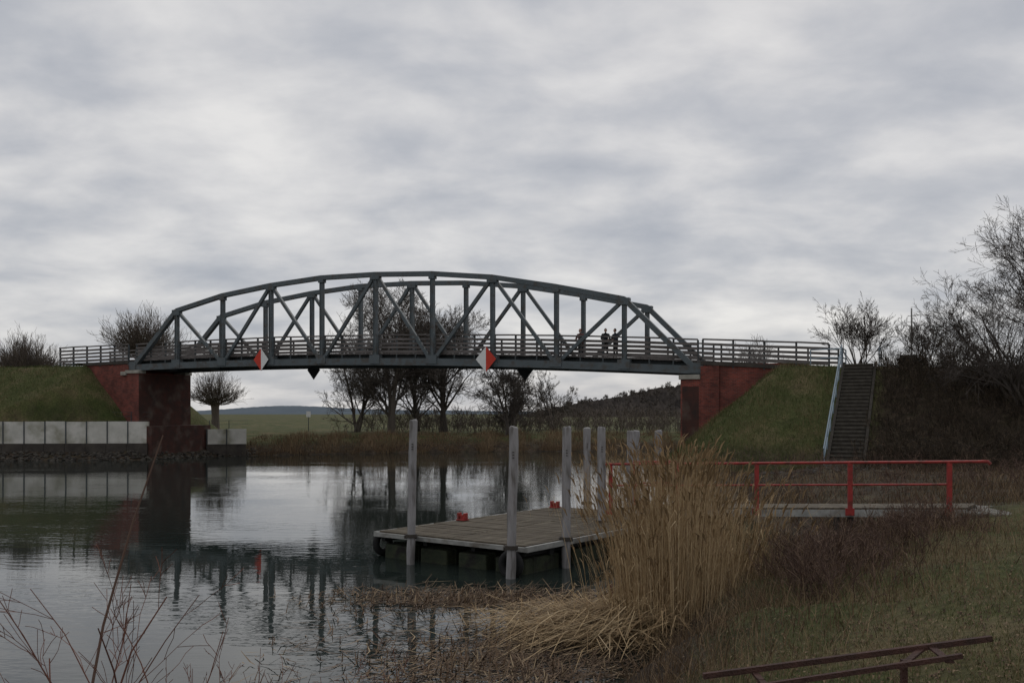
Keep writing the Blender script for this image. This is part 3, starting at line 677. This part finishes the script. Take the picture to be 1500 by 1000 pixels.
def person(t,v,rot,cl,hair,lean=.0,sc=1.0):
    x,y=loc2w(t,v);z=zb(t)+.845
    e=empty('person',(x,y,z),rot);e.scale=(sc,sc,sc)
    L=lean
    V=[(0,0,.95),(0,-.02-L*.25,1.15),(0,-L*.6,1.36),(0,-L*.8-.01,1.5),(0,-L*.95-.02,1.58)];E=[(0,1),(1,2),(2,3),(3,4)];R=[(.17,.13),(.17,.135),(.20,.14),.07,.058]
    for s in (-1,1):
        b=len(V);V+=[(s*.20,-L*.6,1.41),(s*.27,-L*.6-.08,1.16),(s*.19,-L*.6-.33,1.10),(s*.1,0,.88),(s*.115,-.03,.5),(s*.12,.02,.1),(s*.13,-.14,.05)]
        E+=[(2,b),(b,b+1),(b+1,b+2),(0,b+3),(b+3,b+4),(b+4,b+5),(b+5,b+6)];R+=[.088,.07,.05,.105,.075,.052,.045]
    skin_obj('body',V,E,R,0,cl,e)
    for s in (-1,1):
        w=Vector((s*.19,-L*.6-.34,1.10));hv=[tuple(w),tuple(w+Vector((0,-.05,.0))),tuple(w+Vector((0,-.085,0)))];he=[(0,1),(1,2)];hr=[.028,.034,.03]
        for k,(dx,ln) in enumerate(((-.03,.07),(-.01,.08),(.01,.075),(.03,.06))):
            b=len(hv);q=w+Vector((dx,-.1,0));hv+=[tuple(q),tuple(q+Vector((0,-ln*.55,.0))),tuple(q+Vector((0,-ln*.8,-.03)))];he+=[(2,b),(b,b+1),(b+1,b+2)];hr+=[.01,.009,.008]
        b=len(hv);q=w+Vector((-s*.035,-.05,0));hv+=[tuple(q),tuple(q+Vector((-s*.02,-.04,-.02)))];he+=[(1,b),(b,b+1)];hr+=[.011,.009]
        skin_obj('hand',hv,he,hr,1,M_skin,e)
    c=Vector((0,-L-.03,1.68))
    bpy.ops.mesh.primitive_uv_sphere_add(segments=16,ring_count=12,radius=1);h=bpy.context.object;h.name='head';h.parent=e;h.location=c;h.scale=(.078,.098,.12);h.data.materials.append(M_skin)
    bpy.ops.mesh.primitive_uv_sphere_add(segments=16,ring_count=12,radius=1);h2=bpy.context.object;h2.name='hair';h2.parent=e;h2.location=c+Vector((0,.018,.022));h2.scale=(.09,.1,.12);h2.data.materials.append(hair)
    m=MB();m.path([c+Vector((0,-.09,.02)),c+Vector((0,-.118,-.015)),c+Vector((0,-.095,-.025))],[.008,.016,.008],6)
    for s in (-1,1): m.path([c+Vector((s*.078,0,.02)),c+Vector((s*.092,.01,.0)),c+Vector((s*.08,0,-.03))],[.012,.02,.01],6)
    m.obj('nose_and_ears',[M_skin],e)
    m=MB()
    for s in (-1,1): m.box(c.x+s*.03-.012,c.x+s*.03+.012,c.y-.098,c.y-.085,c.z+.005,c.z+.018)
    m.box(c.x-.022,c.x+.022,c.y-.095,c.y-.08,c.z-.055,c.z-.047);m.obj('eyes_and_mouth',[M_rubber],e)
hairm=mat('hair',(.03,.02,.015),(.05,.035,.025),20,.8)
capm=mat('red_knit_cap',(.18,.05,.04),(.12,.03,.025),20,.9)
person(37.5,.86,ROT,clothes('cl_a',(.12,.05,.045),(.02,.022,.03)),capm,.12,.97)
person(39.15,.9,ROT+.35,clothes('cl_b',(.018,.02,.024),(.02,.02,.022)),hairm,.16,1.0)
person(39.75,1.15,ROT-.5,clothes('cl_c',(.025,.03,.04),(.015,.015,.018)),hairm,.05,1.02)
# ------------------------------------------------------------ sky / light
w=bpy.data.worlds.new('World');scene.world=w;w.use_nodes=True;nt=w.node_tree;L=nt.links;bg=nt.nodes['Background']
sun_el=math.radians(38);sun_az=math.radians(20)
sky=nn(nt,'ShaderNodeTexSky');sky.sky_type='NISHITA';sky.sun_disc=False;sky.sun_elevation=sun_el;sky.sun_rotation=sun_az
tc=nn(nt,'ShaderNodeTexCoord');s=nn(nt,'ShaderNodeSeparateXYZ');L.new(tc.outputs['Generated'],s.inputs[0])
zz_=nn(nt,'ShaderNodeMath',operation='MAXIMUM');L.new(s.outputs['Z'],zz_.inputs[0]);zz_.inputs[1].default_value=0
za=nn(nt,'ShaderNodeMath',operation='ADD');L.new(zz_.outputs[0],za.inputs[0]);za.inputs[1].default_value=.26
dx=nn(nt,'ShaderNodeMath',operation='DIVIDE');L.new(s.outputs['X'],dx.inputs[0]);L.new(za.outputs[0],dx.inputs[1])
dy=nn(nt,'ShaderNodeMath',operation='DIVIDE');L.new(s.outputs['Y'],dy.inputs[0]);L.new(za.outputs[0],dy.inputs[1])
cb=nn(nt,'ShaderNodeCombineXYZ');L.new(dx.outputs[0],cb.inputs[0]);L.new(dy.outputs[0],cb.inputs[1])
def cn(sc,det,ro,off,dist=0,st=(1,1,1)):
    mp=nn(nt,'ShaderNodeMapping');mp.inputs['Location'].default_value=off;mp.inputs['Scale'].default_value=st;L.new(cb.outputs[0],mp.inputs['Vector'])
    n=nn(nt,'ShaderNodeTexNoise');n.inputs['Scale'].default_value=sc;n.inputs['Detail'].default_value=det;n.inputs['Roughness'].default_value=ro;n.inputs['Distortion'].default_value=dist;L.new(mp.outputs[0],n.inputs['Vector']);return n
n1=cn(4.2,6,.52,(5.3,1.7,0),.15,(.85,1,1));n2=cn(1.2,3,.5,(8.3,4.2,0),.1,(.8,1,1))
mx=nn(nt,'ShaderNodeMath',operation='MULTIPLY_ADD');L.new(n1.outputs['Fac'],mx.inputs[0]);mx.inputs[1].default_value=.58
m2=nn(nt,'ShaderNodeMath',operation='MULTIPLY');L.new(n2.outputs['Fac'],m2.inputs[0]);m2.inputs[1].default_value=.42;L.new(m2.outputs[0],mx.inputs[2])
cr=ramp(nt,[(.36,(.40,.42,.465)),(.46,(.505,.515,.545)),(.53,(.61,.608,.62)),(.66,(.79,.775,.76))]);L.new(mx.outputs[0],cr.inputs['Fac'])
sc=nn(nt,'ShaderNodeVectorMath',operation='SCALE');L.new(cr.outputs['Color'],sc.inputs[0]);sc.inputs['Scale'].default_value=10
mm=nn(nt,'ShaderNodeMix',data_type='RGBA');mm.inputs['Factor'].default_value=.94;L.new(sky.outputs[0],mm.inputs['A']);L.new(sc.outputs[0],mm.inputs['B'])
L.new(mm.outputs['Result'],bg.inputs['Color']);bg.inputs['Strength'].default_value=.1
sl=bpy.data.lights.new('sun','SUN');sl.energy=.6;sl.angle=math.radians(20);sl.color=(1,.96,.9);so=link(bpy.data.objects.new('sun',sl))
D=Vector((math.sin(sun_az)*math.cos(sun_el),math.cos(sun_az)*math.cos(sun_el),math.sin(sun_el)));so.rotation_euler=D.to_track_quat('Z','Y').to_euler()
# ------------------------------------------------------------ camera
cam=bpy.data.cameras.new('camera');co=link(bpy.data.objects.new('camera',cam));co.location=(0,0,3.6);co.rotation_euler=(math.pi/2,0,0)
cam.lens=33.6;cam.sensor_width=36;cam.shift_y=.07;cam.clip_end=12000;cam.clip_start=.05
scene.camera=co
scene.view_settings.view_transform='Standard';scene.view_settings.look='None';scene.view_settings.exposure=0
